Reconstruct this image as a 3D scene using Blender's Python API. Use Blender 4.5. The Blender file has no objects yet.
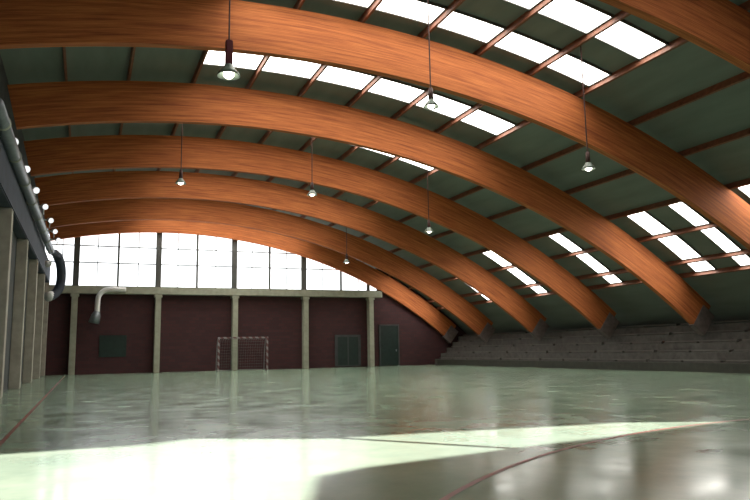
import bpy, bmesh, math, random
from mathutils import Vector, Matrix
random.seed(4)
S = bpy.context.scene
COL = S.collection
# ------------------------------------------------------------------ camera
F_PX, YAW, PITCH, ROLL, HC = 680.876, 0.401, 0.145, -0.018, 1.163
cy, sy, cp, sp = math.cos(YAW), math.sin(YAW), math.cos(PITCH), math.sin(PITCH)
fw = Vector((sy*cp, cy*cp, sp)); rt = Vector((cy, -sy, 0)); up = rt.cross(fw)
r2 = rt*math.cos(ROLL) + up*math.sin(ROLL); u2 = up*math.cos(ROLL) - rt*math.sin(ROLL)
cam = bpy.data.cameras.new('camera'); cam.sensor_width = 36; cam.lens = F_PX/750*36
co = bpy.data.objects.new('camera', cam); COL.objects.link(co)
m = Matrix((r2, u2, -fw)).transposed().to_4x4(); m.translation = Vector((0, 0, HC)); co.matrix_world = m
S.camera = co
# ------------------------------------------------------------------ world, sun, exposure
SKY_PANE = 8.2        # brightness of the daylit roof panes
GLASS_PANE = 2.2       # brightness of the daylit end glazing
SUN = 46.0
w = bpy.data.worlds.new('sky'); S.world = w; w.use_nodes = True
w.node_tree.nodes['Background'].inputs[0].default_value = (0.80, 0.92, 1.0, 1)
w.node_tree.nodes['Background'].inputs[1].default_value = 0.5
sl = bpy.data.lights.new('sun', 'SUN'); sl.energy = SUN; sl.angle = 0.005; sl.color = (1.0, 0.88, 0.88)
so = bpy.data.objects.new('sun', sl); COL.objects.link(so)
so.rotation_euler = Vector((-1/1.35, 1, -0.425)).to_track_quat('-Z', 'Y').to_euler()
so.location = (20, -20, 15)
vs = S.view_settings; vs.view_transform = 'Standard'; vs.look = 'None'; vs.gamma = 1; vs.use_curve_mapping = False
vs.exposure = -0.04
# ------------------------------------------------------------------ roof geometry
CX, R0, ZT = 4.946, 30.88, 8.627
ZC = ZT - R0
RB = 32.18                     # top of the glulam arches
RD = 32.42                     # underside of the roof deck
YB = {i: 15.99 + 5.812*i for i in range(-3, 6)}
YB[5] = 44.22
YW = 44.54                     # end wall
YBACK = -5.0
XL, XR = -2.45, 23.4
def arcz(x, R): return ZC + math.sqrt(R*R - (x-CX)**2)
def th(x, R): return math.asin((x-CX)/R)
def pol(t, R, y): return Vector((CX + R*math.sin(t), y, ZC + R*math.cos(t)))
# ------------------------------------------------------------------ materials
def mat(name, col=(0.5, 0.5, 0.5), rough=0.6, metal=0.0, noise=0.0, scale=5.0, emit=0, ecol=None, stretch=(1, 1, 1), bump=0.0):
    m = bpy.data.materials.new(name); m.use_nodes = True
    nt = m.node_tree; b = nt.nodes['Principled BSDF']
    b.inputs['Base Color'].default_value = (*col, 1); b.inputs['Roughness'].default_value = rough; b.inputs['Metallic'].default_value = metal
    if noise or bump:
        tc = nt.nodes.new('ShaderNodeTexCoord'); mp = nt.nodes.new('ShaderNodeMapping'); mp.inputs['Scale'].default_value = stretch
        nz = nt.nodes.new('ShaderNodeTexNoise'); nz.inputs['Scale'].default_value = scale; nz.inputs['Detail'].default_value = 6
        nt.links.new(tc.outputs['Object'], mp.inputs[0]); nt.links.new(mp.outputs[0], nz.inputs['Vector'])
        if noise:
            rp = nt.nodes.new('ShaderNodeValToRGB'); rp.color_ramp.elements[0].position = 0.3; rp.color_ramp.elements[1].position = 0.7
            rp.color_ramp.elements[0].color = (*[c*(1-noise) for c in col], 1); rp.color_ramp.elements[1].color = (*[min(1, c*(1+noise)) for c in col], 1)
            nt.links.new(nz.outputs['Fac'], rp.inputs[0]); nt.links.new(rp.outputs[0], b.inputs['Base Color'])
        if bump:
            bp = nt.nodes.new('ShaderNodeBump'); bp.inputs['Strength'].default_value = bump; bp.inputs['Distance'].default_value = 0.02
            nt.links.new(nz.outputs['Fac'], bp.inputs['Height']); nt.links.new(bp.outputs[0], b.inputs['Normal'])
    if emit:
        b.inputs['Emission Color'].default_value = (*(ecol or col), 1); b.inputs['Emission Strength'].default_value = emit
    return m

def wood_mat():
    m = bpy.data.materials.new('glulam_wood'); m.use_nodes = True; nt = m.node_tree; b = nt.nodes['Principled BSDF']
    N = nt.nodes.new; L = nt.links.new
    uv = N('ShaderNodeUVMap'); uv.uv_map = 'UVMap'
    mp = N('ShaderNodeMapping'); mp.inputs['Scale'].default_value = (0.35, 9, 1)
    n1 = N('ShaderNodeTexNoise'); n1.inputs['Scale'].default_value = 1.6; n1.inputs['Detail'].default_value = 7; n1.inputs['Roughness'].default_value = 0.65
    L(uv.outputs[0], mp.inputs[0]); L(mp.outputs[0], n1.inputs['Vector'])
    rp = N('ShaderNodeValToRGB'); e = rp.color_ramp.elements
    e[0].position = 0.33; e[0].color = (0.27, 0.075, 0.028, 1); e[1].position = 0.68; e[1].color = (0.64, 0.22, 0.068, 1)
    k = e.new(0.5); k.color = (0.47, 0.145, 0.046, 1)
    L(n1.outputs['Fac'], rp.inputs[0])
    # lamella glue lines: every 33 mm of depth
    sx = N('ShaderNodeSeparateXYZ'); L(uv.outputs[0], sx.inputs[0])
    mu = N('ShaderNodeMath'); mu.operation = 'MULTIPLY'; mu.inputs[1].default_value = 1/0.04
    fr = N('ShaderNodeMath'); fr.operation = 'FRACT'; gt = N('ShaderNodeMath'); gt.operation = 'LESS_THAN'; gt.inputs[1].default_value = 0.1
    L(sx.outputs[1], mu.inputs[0]); L(mu.outputs[0], fr.inputs[0]); L(fr.outputs[0], gt.inputs[0])
    mx = N('ShaderNodeMix'); mx.data_type = 'RGBA'; mx.blend_type = 'MULTIPLY'; mx.inputs[7].default_value = (0.62, 0.5, 0.45, 1)
    L(gt.outputs[0], mx.inputs[0]); L(rp.outputs[0], mx.inputs[6]); L(mx.outputs[2], b.inputs['Base Color'])
    b.inputs['Roughness'].default_value = 0.7; b.inputs['Specular IOR Level'].default_value = 0.2
    return m

def brick_mat(name, c1, c2, mortar):
    m = bpy.data.materials.new(name); m.use_nodes = True; nt = m.node_tree; b = nt.nodes['Principled BSDF']
    N = nt.nodes.new; L = nt.links.new
    tc = N('ShaderNodeTexCoord'); sx = N('ShaderNodeSeparateXYZ'); cb = N('ShaderNodeCombineXYZ')
    L(tc.outputs['Object'], sx.inputs[0]); L(sx.outputs[0], cb.inputs[0]); L(sx.outputs[2], cb.inputs[1])
    br = N('ShaderNodeTexBrick'); br.inputs['Scale'].default_value = 1; br.inputs['Brick Width'].default_value = 0.4; br.inputs['Row Height'].default_value = 0.2
    br.inputs['Mortar Size'].default_value = 0.012
    br.inputs['Color1'].default_value = (*c1, 1); br.inputs['Color2'].default_value = (*c2, 1); br.inputs['Mortar'].default_value = (*mortar, 1)
    L(cb.outputs[0], br.inputs['Vector']); L(br.outputs[0], b.inputs['Base Color']); b.inputs['Roughness'].default_value = 0.9
    return m

def floor_mat():
    m = bpy.data.materials.new('sports_floor'); m.use_nodes = True; nt = m.node_tree; b = nt.nodes['Principled BSDF']
    N = nt.nodes.new; L = nt.links.new
    tc = N('ShaderNodeTexCoord'); n1 = N('ShaderNodeTexNoise'); n1.inputs['Scale'].default_value = 0.5; n1.inputs['Detail'].default_value = 8; n1.inputs['Roughness'].default_value = 0.7
    L(tc.outputs['Object'], n1.inputs['Vector'])
    rp = N('ShaderNodeValToRGB'); e = rp.color_ramp.elements
    e[0].position = 0.35; e[0].color = (0.19, 0.28, 0.205, 1); e[1].position = 0.68; e[1].color = (0.30, 0.385, 0.275, 1)
    L(n1.outputs['Fac'], rp.inputs[0]); L(rp.outputs[0], b.inputs['Base Color'])
    n2 = N('ShaderNodeTexNoise'); n2.inputs['Scale'].default_value = 1.3; n2.inputs['Detail'].default_value = 5
    L(tc.outputs['Object'], n2.inputs['Vector'])
    mr = N('ShaderNodeMapRange'); mr.inputs[1].default_value = 0.3; mr.inputs[2].default_value = 0.7; mr.inputs[3].default_value = 0.12; mr.inputs[4].default_value = 0.24; b.inputs['Specular IOR Level'].default_value = 0.4
    L(n2.outputs['Fac'], mr.inputs[0]); L(mr.outputs[0], b.inputs['Roughness'])
    n3 = N('ShaderNodeTexNoise'); n3.inputs['Scale'].default_value = 2.2; n3.inputs['Detail'].default_value = 3; L(tc.outputs['Object'], n3.inputs['Vector'])
    bp = N('ShaderNodeBump'); bp.inputs['Strength'].default_value = 0.05; bp.inputs['Distance'].default_value = 0.01
    L(n3.outputs['Fac'], bp.inputs['Height']); L(bp.outputs[0], b.inputs['Normal'])
    return m

M = dict(
    wood=wood_mat(), floor=floor_mat(),
    deck=mat('roof_deck', (0.165, 0.195, 0.17), 0.8, noise=0.12, scale=2, stretch=(1, 0.2, 1)),
    purlin=mat('purlin_timber', (0.20, 0.075, 0.04), 0.65, noise=0.25, scale=8),
    pane=mat('translucent_roof_sheet', (0.9, 0.9, 0.88), 0.5, emit=SKY_PANE, ecol=(1.0, 0.97, 0.9)),
    glass=mat('daylit_glazing', (0.9, 0.92, 0.95), 0.3, emit=GLASS_PANE, ecol=(0.94, 0.98, 1.0)),
    frame=mat('grey_frame_paint', (0.09, 0.095, 0.09), 0.5, noise=0.1),
    thin=mat('pale_glazing_bar', (0.3, 0.32, 0.33), 0.5, noise=0.05),
    brick=brick_mat('dark_red_blockwork', (0.07, 0.024, 0.026), (0.052, 0.02, 0.023), (0.045, 0.026, 0.028)),
    conc=mat('pale_concrete', (0.36, 0.37, 0.29), 0.85, noise=0.15, scale=3, bump=0.2),
    pilaster=mat('beige_pilaster', (0.38, 0.36, 0.30), 0.85, noise=0.15, scale=3),
    wall=mat('grey_wall', (0.06, 0.065, 0.065), 0.9, noise=0.2, scale=2),
    bluegrey=mat('blue_grey_concrete', (0.04, 0.05, 0.07), 0.8, noise=0.2, scale=2),
    stand=mat('dark_concrete_tiers', (0.11, 0.105, 0.095), 0.9, noise=0.25, scale=4),
    bench=mat('worn_bench_board', (0.15, 0.14, 0.125), 0.7, noise=0.3, scale=4, stretch=(1, 0.1, 1)),
    board=mat('dark_barrier_board', (0.05, 0.05, 0.04), 0.6, noise=0.2),
    duct=mat('galvanised_duct', (0.22, 0.24, 0.26), 0.45, 0.6, noise=0.15, scale=6),
    greenm=mat('dark_green_paint', (0.008, 0.024, 0.02), 0.5, noise=0.2),
    white=mat('white_paint', (0.8, 0.8, 0.8), 0.4, noise=0.05),
    red=mat('red_paint', (0.42, 0.045, 0.03), 0.5, noise=0.08),
    line=mat('red_line_paint', (0.20, 0.045, 0.03), 0.4, noise=0.15, scale=6),
    gline=mat('grey_line_paint', (0.20, 0.24, 0.20), 0.4, noise=0.15, scale=6),
    cord=mat('dark_cord', (0.06, 0.02, 0.015), 0.6, noise=0.1),
    maroon=mat('maroon_lamp_box', (0.10, 0.012, 0.02), 0.45, noise=0.1),
    dome=mat('grey_green_glass_dome', (0.20, 0.25, 0.21), 0.25, noise=0.1),
    bulb=mat('lit_bulb', (1, 0.95, 0.85), 0.3, emit=8, ecol=(1, 0.92, 0.78)),
    lens=mat('lit_lamp_lens', (0.9, 0.92, 0.95), 0.3, emit=1.2),
    steel=mat('painted_steel_shoe', (0.22, 0.18, 0.17), 0.5, 0.3, noise=0.2),
    net=mat('goal_net_cord', (0.2, 0.2, 0.2), 0.8, noise=0.05),
)
# ------------------------------------------------------------------ helpers
def tag(o, label=None, cat=None, group=None, kind=None):
    if label: o['label'] = label
    if cat: o['category'] = cat
    if group: o['group'] = group
    if kind: o['kind'] = kind
    return o
def obj(name, bm, m, parent=None, smooth=False):
    bmesh.ops.recalc_face_normals(bm, faces=bm.faces[:])
    me = bpy.data.meshes.new(name); bm.to_mesh(me); bm.free()
    if smooth:
        for p in me.polygons: p.use_smooth = True
    for mm in (m if isinstance(m, (list, tuple)) else [m]): me.materials.append(mm)
    o = bpy.data.objects.new(name, me); COL.objects.link(o)
    if parent: o.parent = parent
    return o
def thing(name, label, cat, loc=(0, 0, 0), group=None):
    o = bpy.data.objects.new(name, None); COL.objects.link(o); o.location = loc; o.empty_display_size = 0.2
    return tag(o, label, cat, group)
def struct(name, bm, m, parent=None, smooth=False):
    o = obj(name, bm, m, parent, smooth)
    if not parent: o['kind'] = 'structure'
    return o
def box(bm, x0, x1, y0, y1, z0, z1, bev=0.0):
    v = [bm.verts.new((x, y, z)) for x in (x0, x1) for y in (y0, y1) for z in (z0, z1)]
    fs = [bm.faces.new([v[i] for i in f]) for f in ((0, 1, 3, 2), (4, 6, 7, 5), (0, 4, 5, 1), (2, 3, 7, 6), (0, 2, 6, 4), (1, 5, 7, 3))]
    if bev:
        es = list({e for f in fs for e in f.edges}); bmesh.ops.bevel(bm, geom=es, offset=bev, segments=2, affect='EDGES')
    return bm
def tube(bm, pts, rad, n=10, cap=True):
    pts = [Vector(p) for p in pts]; rr = (list(rad) if isinstance(rad, (list, tuple)) else [rad]*len(pts))[:len(pts)]
    rings = []; prev = None
    for i, p in enumerate(pts):
        d = (pts[min(i+1, len(pts)-1)] - pts[max(i-1, 0)]).normalized()
        if prev is None:
            a = d.cross(Vector((0, 0, 1)));  a = a if a.length > 0.1 else d.cross(Vector((1, 0, 0)))
        else: a = prev - d*prev.dot(d)
        a.normalize(); prev = a; b = d.cross(a)
        rings.append([bm.verts.new(p + (a*math.cos(2*math.pi*k/n) + b*math.sin(2*math.pi*k/n))*rr[i]) for k in range(n)])
    for q, s in zip(rings, rings[1:]):
        for k in range(n): bm.faces.new((q[k], q[(k+1) % n], s[(k+1) % n], s[k]))
    if cap: bm.faces.new(rings[0][::-1]); bm.faces.new(rings[-1])
    return bm
def lathe(bm, prof, c=(0, 0, 0), n=20):
    c = Vector(c); rings = []
    for r, z in prof:
        rings.append([bm.verts.new(c + Vector((r*math.cos(2*math.pi*k/n), r*math.sin(2*math.pi*k/n), z))) for k in range(n)])
    for q, s in zip(rings, rings[1:]):
        for k in range(n): bm.faces.new((q[k], q[(k+1) % n], s[(k+1) % n], s[k]))
    bm.faces.new(rings[0][::-1]); bm.faces.new(rings[-1])
    return bm
def smooth_path(P, n=6):
    P = [Vector(p) for p in P]; out = []
    for i in range(len(P)-1):
        a, b, c, d = P[max(i-1, 0)], P[i], P[i+1], P[min(i+2, len(P)-1)]
        for k in range(n):
            t = k/n; out.append(0.5*((2*b) + (c-a)*t + (2*a-5*b+4*c-d)*t*t + (3*b-a-3*c+d)*t**3))
    return out + [P[-1]]
def arcslab(bm, t0, t1, ra, rb, y0, y1, n, uv=False):
    lay = bm.loops.layers.uv.new('UVMap') if uv else None
    rows = []
    for i in range(n+1):
        t = t0 + (t1-t0)*i/n
        rows.append([bm.verts.new(pol(t, r, y)) for r, y in ((ra, y0), (rb, y0), (rb, y1), (ra, y1))])
    def f(vs, uvs):
        q = bm.faces.new(vs)
        if lay:
            for l, u in zip(q.loops, uvs): l[lay].uv = u
    for i in range(n):
        a, b = rows[i], rows[i+1]; u0 = (t0+(t1-t0)*i/n)*ra + y0*7.3; u1 = (t0+(t1-t0)*(i+1)/n)*ra + y0*7.3
        hs = (ra, rb, rb+(y1-y0), 2*rb-ra+(y1-y0), 2*(rb-ra+y1-y0)+ra)
        for k in range(4):
            f((a[k], b[k], b[(k+1) % 4], a[(k+1) % 4]), ((u0, hs[k]), (u1, hs[k]), (u1, hs[k+1]), (u0, hs[k+1])))
    f(rows[0][::-1], ((0, 0),)*4); f(rows[-1], ((0, 0),)*4)
    return bm
NB = bmesh.new
# ------------------------------------------------------------------ the hall
XE = 26.6
b = NB(); box(b, XL-0.3, XE, YBACK-0.3, YW+0.4, -0.2, 0); struct('floor', b, M['floor'])
b = NB(); arcslab(b, th(XL-0.3, RD), th(XE, RD), RD, RD+0.2, YBACK-0.3, YW+0.5, 60); struct('ceiling', b, M['deck'])
b = NB(); box(b, XL-0.3, XL, YBACK, YW, 0, arcz(XL, RD)-0.02); struct('wall_left', b, M['wall'])
# end wall: blockwork below the glazing, running up to the roof on the right
LEDGE = 5.22; XG = 19.0
b = NB()
def wallpoly(b, pts, y0, y1):
    A = [b.verts.new((x, y0, z)) for x, z in pts]; B = [b.verts.new((x, y1, z)) for x, z in pts]
    b.faces.new(A); b.faces.new(B[::-1]); n = len(pts)
    for i in range(n): b.faces.new((A[i], A[(i+1) % n], B[(i+1) % n], B[i]))
top = [(XL, LEDGE), (XG, LEDGE)] + [(XG+0.001, arcz(XG, RD)-0.02)] + [(x, arcz(x, RD)-0.02) for x in (20, 21, 22, 23, 24, 25, 26.5)]
wallpoly(b, [(XL, 0)] + top + [(26.5, 0)], YW, YW+0.3)
struct('wall_end', b, M['brick'])
b = NB(); box(b, XE-0.2, XE, YBACK, YW, 0, arcz(XE, RD)-0.02); struct('wall_right', b, M['stand'])
# wall behind the camera with an added opening, shaped to cast the sun patch
TOP = [(3, 6.3), (10.05, 6.26), (11.6, 6.27), (12.6, 6.4), (12.9, 6.2), (13.4, 6.0), (15.2, 5.9), (16.6, 5.8), (17.6, 5.76), (18.55, 5.42)]
BOT = [(3, 3.3), (6, 3.6), (8.3, 4.04), (9.5, 4.46), (10.4, 4.8), (11.1, 4.9), (14.1, 5.1), (18.55, 5.36)]
def lerp(T, x):
    for (a, p), (c, q) in zip(T, T[1:]):
        if a <= x <= c: return p + (q-p)*(x-a)/(c-a)
b = NB()
xs = sorted({x for x, _ in TOP+BOT})
wallpoly(b, [(XL, 0), (XL, arcz(XL, RD)-0.02), (0, arcz(0, RD)-0.02), (3, arcz(3, RD)-0.02), (3, 0)], YBACK-0.25, YBACK)
for a, c in zip(xs, xs[1:]):
    wallpoly(b, [(a, 0), (a, lerp(BOT, a)), (c, lerp(BOT, c)), (c, 0)], YBACK-0.25, YBACK)
    wallpoly(b, [(a, lerp(TOP, a)), (a, arcz(a, RD)-0.02), (c, arcz(c, RD)-0.02), (c, lerp(TOP, c))], YBACK-0.25, YBACK)
wallpoly(b, [(18.55, 0)] + [(x, arcz(x, RD)-0.02) for x in (18.55, 20, 22, 24, 26.5)] + [(26.5, 0)], YBACK-0.25, YBACK)
struct('wall_back', b, M['wall'])
b = NB()
for x in (6.8, 13.53):  # bars added in the opening to throw shadow lines across the sun patch
    box(b, x-0.04, x+0.04, YBACK-0.2, YBACK-0.1, lerp(BOT, x), lerp(TOP, x))
struct('window_6', b, M['frame'])
# left wall: pilasters under each arch and the dark edge beam on top of them
ords = ['first', 'second', 'third', 'fourth', 'fifth', 'sixth', 'seventh', 'eighth', 'ninth', 'tenth', 'eleventh', 'twelfth', 'thirteenth', 'fourteenth', 'fifteenth', 'sixteenth', 'seventeenth', 'eighteenth', 'nineteenth', 'twentieth']
rank = {5: 'against the end wall', 4: 'second from the end wall', 3: 'third from the end wall', 2: 'fourth from the end wall', 1: 'fifth from the end wall', 0: 'sixth from the end wall', -1: 'seventh from the end wall', -2: 'eighth from the end wall', -3: 'ninth from the end wall'}
for i in range(-3, 6):
    b = NB(); y = YB[i]-0.1 if i < 5 else YB[i]-0.25
    box(b, XL, -2.1, y, y+0.5, 0, 5.38, 0.02)
    o = obj('wall_pilaster', b, M['pilaster']); tag(o, 'beige pilaster on the left wall under the arch, ' + rank[i], 'pilaster', 'pilasters along the left wall')
b = NB(); box(b, XL, -2.1, YBACK, YW-0.02, 5.38, 6.5, 0.03); struct('trim_1', b, M['bluegrey'])
# ------------------------------------------------------------------ glulam arches
T0 = th(XL+0.02, RB); T1 = math.asin((24.35-CX)/R0)
whereb = {0: 'nearest whole orange arch, crossing the top of the picture', 1: 'second orange arch, below the nearest row of roof panes', 2: 'third orange arch, between the second and fourth',
          3: 'fourth orange arch back, with narrow gap above it', 4: 'fifth orange arch, one in front of the end wall', 5: 'sixth and farthest orange arch, framing the end wall glazing',
          -1: 'only a dim stub of arch at the top right corner', -2: 'timber arch overhead just in front of the viewer', -3: 'timber arch overhead behind the viewer'}
for i in range(-3, 6):
    t = thing('glulam_arch', 'laminated timber ' + whereb[i] if i < 0 else 'laminated ' + whereb[i], 'roof beam', (CX, YB[i], 0), 'glulam arches carrying the roof')
    ra = R0 + (0.1 if i == 5 else 0)
    bb = NB(); arcslab(bb, T0, T1, ra, RB, YB[i], YB[i]+0.22, 72, True)
    o = obj('arch_rib', bb, M['wood'], t); o.location = (-CX, -YB[i], 0)
    # steel shoe at the foot
    bb = NB(); arcslab(bb, T1-0.012, T1+0.012, R0-0.04, RB-0.25, YB[i]-0.03, YB[i]+0.25, 3)
    o = obj('steel_shoe', bb, M['steel'], t); o.location = (-CX, -YB[i], 0)
# ------------------------------------------------------------------ purlins and roof panes
DT = 0.0563
TU = [-0.0625 + DT*k for k in range(7)]
TL = [0.480, 0.535, 0.591, 0.618]
mid = [TU[-1] + (TL[0]-TU[-1])*k/3 for k in (1, 2)]
left = [TU[0] - 0.006 - DT*k for k in (2, 1)]
PUR = left + TU + mid + TL
rowsY = {-2: [], -1: [(6.6, 7.5)], 0: [(12.5, 13.45), (14.6, 15.5)], 1: [(17.35, 18.15), (19.35, 20.55)], 2: [(22.7, 23.5), (24.9, 25.9)],
         3: [(29.2, 30.1), (31.0, 31.9)], 4: [(34.8, 35.7), (36.5, 37.4)], 5: [(40.8, 41.7), (42.5, 43.4)]}
rowsL = dict(rowsY); rowsL[0] = [(13.0, 13.7), (15.2, 15.9)]; rowsL[1] = [(18.25, 18.9), (20.1, 21.05)]; rowsL[2] = [(23.4, 24.1), (25.4, 26.2)]; rowsL[3] = [(29.4, 30.1), (31.2, 32.1)]
bayname = {-2: 'eighth roof bay from the end wall', -1: 'seventh roof bay from the end wall', 0: 'sixth roof bay from the end wall', 1: 'fifth roof bay from the end wall', 2: 'fourth roof bay from the end wall',
           3: 'third roof bay from the end wall', 4: 'second roof bay from the end wall', 5: 'roof bay next to the end wall'}
pur_src = None
for i in range(-2, 6):
    y0, y1 = YB[i-1]+0.11, YB[i]+0.11
    for k, t in enumerate(PUR):
        bb = NB(); hw = 0.034/RD
        arcslab(bb, t-hw, t+hw, RB+0.004, RD-0.005, y0, y1, 1)
        o = obj('purlin', bb, M['purlin'])
        tag(o, 'brown timber purlin, ' + ords[k] + ' from the left wall, ' + bayname[i], 'purlin', 'timber purlins between the arches')
    for r in range(len(rowsY[i])):
        for band, TT, RW in (('upper', TU, rowsY), ('lower', TL, rowsL)):
            a, c = RW[i][r]
            for k in range(len(TT)-1):
                g = 0.08/RD; ta, tb = TT[k]+g, TT[k+1]-g; tm = (ta+tb)/2
                lab = '%s white roof pane from left, %s %s strip, %s' % (ords[k], 'near' if r == 0 else 'far', band, bayname[i].replace('roof bay from the', 'bay from').replace('roof bay next to the', 'bay beside'))
                th_ = thing('skylight', lab, 'skylight', tuple(pol(tm, RD, (a+c)/2)), 'translucent roof panes')
                off = -Vector(th_.location)
                bb = NB(); arcslab(bb, ta, tb, RD-0.05, RD-0.02, a, c, 4); o = obj('pane', bb, M['pane'], th_); o.location = off
                bb = NB()
                for (p, q, s, e) in ((ta, tb, a-0.04, a), (ta, tb, c, c+0.04), (ta-0.0012, ta, a-0.04, c+0.04), (tb, tb+0.0012, a-0.04, c+0.04)):
                    arcslab(bb, p, q, RD-0.08, RD-0.004, s, e, 3)
                o = obj('pane_frame', bb, M['frame'], th_); o.location = off
# ------------------------------------------------------------------ end wall: ledge, columns, glazing
b = NB(); box(b, XL, 19.15, YW-0.55, YW, 4.78, LEDGE, 0.02)
tag(obj('ledge_beam', b, M['conc']), 'pale concrete ledge running under the end wall glazing', 'ledge')
colx = [-0.70, 4.05, 8.83, 13.58, 18.33]
cl = ['pale concrete column left of the bent vent pipe, nearest the left wall', 'pale concrete column between the vent pipe and the goal', 'pale concrete column standing behind the handball goal',
      'pale concrete column right of the goal', 'pale concrete column at the right end of the ledge']
for x, l in zip(colx, cl):
    t = thing('concrete_column', l, 'column', (x, YW-0.3, 0), 'columns on the end wall')
    bb = NB(); box(bb, -0.17, 0.17, -0.2, 0.28, 0, 4.77, 0.02); obj('shaft', bb, M['conc'], t)
    bb = NB(); box(bb, -0.24, 0.24, -0.23, 0.28, 4.6, 4.775, 0.02); obj('capital', bb, M['conc'], t)
def topz(x): return arcz(x, R0+0.6)
edges = [XL] + colx[:4] + [XG]
for n, (a, c) in enumerate(zip(edges, edges[1:]), 1):
    b = NB(); N_ = 10
    pts = [(a, LEDGE)] + [(a+(c-a)*k/N_, topz(a+(c-a)*k/N_)) for k in range(N_+1)] + [(c, LEDGE)]
    wallpoly(b, pts, YW+0.16, YW+0.18)
    g = struct('window_%d' % n, b, M['glass'])
    b = NB(); hw = 0.17
    if n > 1: box(b, a-hw, a+hw, YW-0.02, YW+0.28, LEDGE, topz(a)); 
    box(b, a, c, YW+0.02, YW+0.16, LEDGE, LEDGE+0.08)
    if n == 5: box(b, 18.33-0.1, 18.33+0.1, YW, YW+0.16, LEDGE, arcz(18.33, R0+0.2))
    struct('window_frame', b, M['frame'], g)
    b = NB(); xm = (a+c)/2 if n > 1 else None
    if xm: box(b, xm-0.06, xm+0.06, YW+0.04, YW+0.16, LEDGE, topz(xm)); struct('mullion', b, M['frame'], g)
    b = NB()
    for q in ((0.25, 0.75) if n > 1 else (0.55,)):
        x = a+(c-a)*q; box(b, x-0.025, x+0.025, YW+0.12, YW+0.16, LEDGE, topz(x))
    for z in (6.72, 7.75):
        # only as far as the arch leaves glass
        c2 = c
        while c2 > a and topz(c2) < z+0.25: c2 -= 0.1
        if c2 > a+0.3: box(b, a, c2, YW+0.12, YW+0.16, z-0.035, z+0.035)
    struct('glazing_bar', b, M['thin'], g)
# doors and boards in the end wall
b = NB(); box(b, 19.15, 20.5, YW-0.08, YW, 0.02, 2.8, 0.01); d = struct('door_1', b, M['greenm'])
b = NB(); box(b, 19.05, 19.15, YW-0.12, YW, 0, 2.9); box(b, 20.5, 20.6, YW-0.12, YW, 0, 2.9); box(b, 19.05, 20.6, YW-0.12, YW, 2.8, 2.9); struct('door_frame', b, M['wall'], d)
b = NB(); box(b, 20.3, 20.38, YW-0.14, YW-0.08, 1.0, 1.15, 0.01); struct('door_handle', b, M['duct'], d)
b = NB(); box(b, 15.75, 17.65, YW-0.08, YW, 0.05, 2.2, 0.01); d = struct('door_2', b, M['wall'])
b = NB(); box(b, 15.95, 16.65, YW-0.1, YW-0.08, 0.15, 2.05, 0.005); box(b, 16.75, 17.45, YW-0.1, YW-0.08, 0.15, 2.05, 0.005); struct('door_leaf', b, M['greenm'], d)
b = NB(); box(b, 0.75, 2.3, YW-0.06, YW, 1.0, 2.3, 0.01); tag(obj('wall_board', b, M['greenm']), 'dark green board on the end wall below the vent pipe', 'board')
# ------------------------------------------------------------------ bleachers
t = thing('bleacher_stand', 'dark stepped spectator stand along the right side of the court', 'bleachers', (XR, 20, 0))
b = NB(); prof = [(XR, 0)]
tiers = 5
for k in range(tiers): prof += [(XR+0.5*k, 0.40*(k+1)), (XR+0.5*(k+1), 0.40*(k+1))]
prof += [(XR+0.5*tiers, 0)]
A = [b.verts.new((x, YBACK+0.05, z)) for x, z in prof]; B = [b.verts.new((x, YW-0.1, z)) for x, z in prof]
b.faces.new(A); b.faces.new(B[::-1])
for i in range(len(prof)): j = (i+1) % len(prof); b.faces.new((A[i], A[j], B[j], B[i]))
o = obj('tiers', b, M['stand'], t); o.location = (-XR, -20, 0)
for k in range(tiers):
    b = NB(); x = XR+0.5*k
    for y in range(-4, 43, 4): box(b, x+0.06, x+0.34, y+0.05, y+3.85, 0.40*(k+1)+0.06, 0.40*(k+1)+0.10)
    for y in range(-4, 43, 2): box(b, x+0.14, x+0.26, y+0.15, y+0.23, 0.40*(k+1)-0.01, 0.40*(k+1)+0.06)
    o = obj('bench', b, M['bench'], t); o.location = (-XR, -20, 0)
b = NB(); box(b, XR-0.06, XR-0.01, YBACK+0.1, YW-0.6, 0, 0.36); tag(obj('barrier_board', b, M['board']), 'low dark board along the foot of the spectator stand', 'barrier')
# ------------------------------------------------------------------ left-hand duct, floodlights and end-wall vent pipe
t = thing('air_duct', 'long round metal duct high along the left wall, bent down at its far end', 'duct', (-2.0, 30, 6.5))
b = NB(); tube(b, [(-1.98, 16.0, 6.52), (-1.98, 20, 6.52), (-1.85, 39.0, 6.52)], 0.16, 16); o = obj('main_run', b, M['duct'], t, True); o.location = (2.0, -30, -6.5)
b = NB(); tube(b, smooth_path([(-1.85, 38.9, 6.52), (-1.62, 40.0, 6.5), (-1.42, 40.7, 6.0), (-1.38, 40.9, 5.2), (-1.5, 40.7, 4.65), (-1.75, 40.4, 4.35), (-1.95, 40.2, 4.25)]), [0.16]*4+[0.2]*3+[0.24]*30, 16); o = obj('elbow', b, M['bluegrey'], t, True); o.location = (2.0, -30, -6.5)
b = NB(); tube(b, [(-1.78, 40.4, 4.34), (-1.98, 40.17, 4.24)], 0.255, 16); o = obj('outlet_collar', b, M['white'], t, True); o.location = (2.0, -30, -6.5)
ring = None
for k in range(8):
    y = 17.3 + 2.9*k; x = -1.98 + 0.0068*max(0, y-20)
    if ring is None:
        b = NB(); tube(b, [(0, 0, 0), (0, 0.07, 0)], 0.185, 16); ring = o = obj('joint_ring', b, M['conc'], t, True)
    else:
        o = ring.copy(); COL.objects.link(o); o.parent = t
    o.location = (2.0+x, y-30, 0.02)
FL = [(-2.08, 20.6), (-1.99, 23.6), (-1.89, 26.6), (-1.74, 29.5), (-1.66, 32.5), (-1.60, 35.4), (-1.55, 38.0)]
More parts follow.
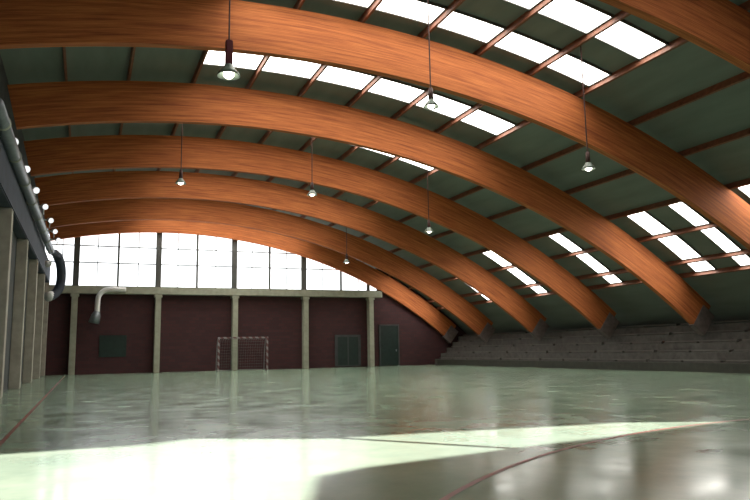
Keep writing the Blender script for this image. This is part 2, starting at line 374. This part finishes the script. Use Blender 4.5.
fll = ['nearest white floodlight on the left wall duct, beside the picture edge', 'second nearest white floodlight above the left duct', 'third nearest white floodlight above the left duct', 'fourth nearest white floodlight above the left duct',
       'fifth nearest white floodlight above the left duct', 'sixth nearest white floodlight above the left duct', 'farthest white floodlight above the left duct']
src = None
for (x, y), l in zip(FL, fll):
    if src is None:
        src = thing('floodlight', l, 'floodlight', (x, y, 7.0), 'floodlights along the left duct')
        bb = NB(); tube(bb, [(0, 0, -0.3), (0, 0, -0.02)], 0.025, 8); tube(bb, [(-0.34, 0, 0.02), (-0.05, 0, 0.02)], 0.035, 8); obj('bracket', bb, M['white'], src)
        bb = NB(); tube(bb, [(-0.06, 0.12, 0.06), (-0.03, 0.0, 0.03), (0.06, -0.18, -0.03)], [0.07, 0.10, 0.125], 14); obj('lamp_head', bb, M['white'], src, True)
        bb = NB(); tube(bb, [(0.058, -0.176, -0.029), (0.068, -0.196, -0.034)], [0.11, 0.10], 14); obj('lens', bb, M['lens'], src)
    else:
        r = src.copy(); COL.objects.link(r); r.location = (x, y, 7.0); r['label'] = l
        for ch in list(src.children):
            c = ch.copy(); COL.objects.link(c); c.parent = r
# lower lamp on the pilaster
t = thing('wall_lamp', 'small pale round lamp on the left wall below the duct', 'lamp', (-2.0, 39.1, 5.9))
b = NB(); tube(b, [(-0.12, 0, 0), (0.0, -0.1, 0)], 0.05, 8); obj('bracket', b, M['frame'], t)
b = NB(); tube(b, [(0.0, -0.05, 0), (0.02, -0.25, -0.02)], [0.12, 0.2], 14); obj('lamp_head', b, M['white'], t, True)
t = thing('vent_pipe', 'pale bent vent pipe hanging from the ledge on the left of the end wall', 'pipe', (0.5, 43.7, 0))
b = NB(); tube(b, smooth_path([(2.1, 0.1, 5.02), (1.5, 0.0, 5.02), (0.95, 0, 4.95), (0.62, 0, 4.62), (0.56, 0, 4.1), (0.56, 0, 3.55)]), 0.15, 14); o = obj('pipe', b, M['white'], t, True); o.location = (-0.5, 0, 0)
b = NB(); tube(b, [(0.56, 0, 3.7), (0.5, 0, 3.45), (0.4, 0, 3.0)], [0.16, 0.27, 0.32], 14); o = obj('hood', b, M['duct'], t, True); o.location = (-0.5, 0, 0)
# ------------------------------------------------------------------ pendant lamps
def pendant(x, y, z, label, big=False):
    t = thing('pendant_lamp', label, 'lamp', (x, y, z), 'pendant lamps hanging from the roof')
    zt = arcz(x, RD)-0.01-z; s = 1.0 if big else 0.75
    if any(abs(th(x, RD)-q)*RD < 0.08 for q in PUR): zt -= 0.24
    b = NB(); tube(b, [(0, 0, 0.2), (0, 0, zt)], 0.018, 8); obj('cord', b, M['cord'], t)
    if big: b = NB(); box(b, -0.075, 0.075, -0.075, 0.075, 0.17, 0.72, 0.015); obj('ballast_box', b, M['maroon'], t)
    else: b = NB(); tube(b, [(0, 0, 0.12), (0, 0, 0.42)], [0.07, 0.05], 12); obj('ballast_box', b, M['cord'], t, True)
    b = NB(); lathe(b, [(0.05, 0.20), (0.09, 0.17), (0.13, 0.10), (0.20, 0.02), (0.25, -0.08), (0.24, -0.08), (0.18, 0.01), (0.11, 0.09), (0.04, 0.14)]); b.transform(Matrix.Scale(s, 4)); obj('dome_shade', b, M['dome'], t, True)
    b = NB(); lathe(b, [(0.03, 0.12), (0.07, 0.07), (0.115, -0.01), (0.115, -0.07), (0.07, -0.12), (0.02, -0.14)], n=16); b.transform(Matrix.Scale(s, 4)); obj('bulb', b, M['bulb'], t, True)
P = [(2.60, 14.0, 7.10, 'large pendant lamp with maroon box, hanging before the nearest arch', True), (7.48, 14.0, 7.0, 'pendant lamp hanging in front of the roof panes at centre', False),
     (12.15, 14.0, 5.86, 'pendant lamp hanging low against the dark roof at right', False), (2.82, 23.8, 7.03, 'small pendant lamp in front of the fourth arch, left', False),
     (7.58, 23.8, 6.97, 'small pendant lamp near the middle of the fourth arch', False), (12.45, 23.8, 5.82, 'small pendant lamp in the dark gap right of centre', False),
     (12.68, 33.8, 5.83, 'farthest small pendant lamp, just above the end wall glazing', False)]
for a in P: pendant(*a)
# ------------------------------------------------------------------ handball goal
t = thing('handball_goal', 'striped white handball goal with net before the end wall', 'goal', (9.2, 43.3, 0))
def stripes(name):
    m = bpy.data.materials.new(name); m.use_nodes = True; nt = m.node_tree; b = nt.nodes['Principled BSDF']; N = nt.nodes.new; L = nt.links.new
    tc = N('ShaderNodeTexCoord'); sx = N('ShaderNodeSeparateXYZ'); L(tc.outputs['Object'], sx.inputs[0])
    ad = N('ShaderNodeMath'); ad.operation = 'ADD'; L(sx.outputs[0], ad.inputs[0]); L(sx.outputs[2], ad.inputs[1])
    mu = N('ShaderNodeMath'); mu.operation = 'MULTIPLY'; mu.inputs[1].default_value = 2.5; L(ad.outputs[0], mu.inputs[0])
    fr = N('ShaderNodeMath'); fr.operation = 'FRACT'; L(mu.outputs[0], fr.inputs[0]); g = N('ShaderNodeMath'); g.operation = 'GREATER_THAN'; g.inputs[1].default_value = 0.5; L(fr.outputs[0], g.inputs[0])
    mx = N('ShaderNodeMix'); mx.data_type = 'RGBA'; mx.inputs[6].default_value = (0.30, 0.28, 0.28, 1); mx.inputs[7].default_value = (0.16, 0.07, 0.07, 1)
    L(g.outputs[0], mx.inputs[0]); L(mx.outputs[2], b.inputs['Base Color']); return m
ms = stripes('striped_goal_paint')
for x in (-1.54, 1.54):
    b = NB(); box(b, x-0.05, x+0.05, -0.05, 0.05, 0, 2.0, 0.005); obj('post', b, ms, t)
b = NB(); box(b, -1.59, 1.59, -0.05, 0.05, 2.0, 2.1, 0.005); obj('crossbar', b, ms, t)
b = NB()
for x in (-1.54, 1.54):
    tube(b, smooth_path([(x, 0.05, 2.04), (x, 0.45, 1.9), (x, 0.75, 1.0), (x, 0.85, 0.03)]), 0.022, 8)
tube(b, [(-1.54, 0.85, 0.03), (1.54, 0.85, 0.03)], 0.022, 8); tube(b, [(-1.54, 0.06, 0.03), (-1.54, 0.85, 0.03)], 0.02, 8); tube(b, [(1.54, 0.06, 0.03), (1.54, 0.85, 0.03)], 0.02, 8)
obj('rear_frame', b, M['net'], t)
b = NB()
side = [(0.06, 2.02), (0.45, 1.88), (0.66, 1.4), (0.76, 0.95), (0.82, 0.5), (0.84, 0.05)]
for k in range(21):
    x = -1.5+3*k/20; tube(b, [(x, y, z) for y, z in side], 0.004, 4)
for i in range(14):
    f = i/13*(len(side)-1); j = min(int(f), len(side)-2); q = f-j; y = side[j][0]*(1-q)+side[j+1][0]*q; z = side[j][1]*(1-q)+side[j+1][1]*q
    tube(b, [(-1.54, y, z), (1.54, y, z)], 0.004, 4)
    for s in (-1.54, 1.54): tube(b, [(s, 0.05, z), (s, y, z)], 0.004, 4)
obj('net', b, M['net'], t)
# ------------------------------------------------------------------ court markings (flat paint on the floor)
def ribbon(b, pts, w, z=0.003):
    L_, R_ = [], []
    for i, p in enumerate(pts):
        a, c = pts[max(i-1, 0)], pts[min(i+1, len(pts)-1)]; dx, dy = c[0]-a[0], c[1]-a[1]; l = math.hypot(dx, dy); nx, ny = -dy/l*w/2, dx/l*w/2
        L_.append(b.verts.new((p[0]+nx, p[1]+ny, z))); R_.append(b.verts.new((p[0]-nx, p[1]-ny, z)))
    for i in range(len(pts)-1): b.faces.new((L_[i], L_[i+1], R_[i+1], R_[i]))
b = NB(); ribbon(b, [(9.81+10.74*math.cos(a), -3.09+10.74*math.sin(a)) for a in [math.radians(62+k*1.5) for k in range(70)]], 0.06)
tag(obj('court_arc_line', b, M['line']), 'curved dark red line painted on the floor at lower right', 'floor marking')
b = NB(); ribbon(b, [(-1.0, -3), (-1.0, 43.0)], 0.06)
tag(obj('court_side_line', b, M['line']), 'straight dark red line painted along the left side of the floor', 'floor marking')
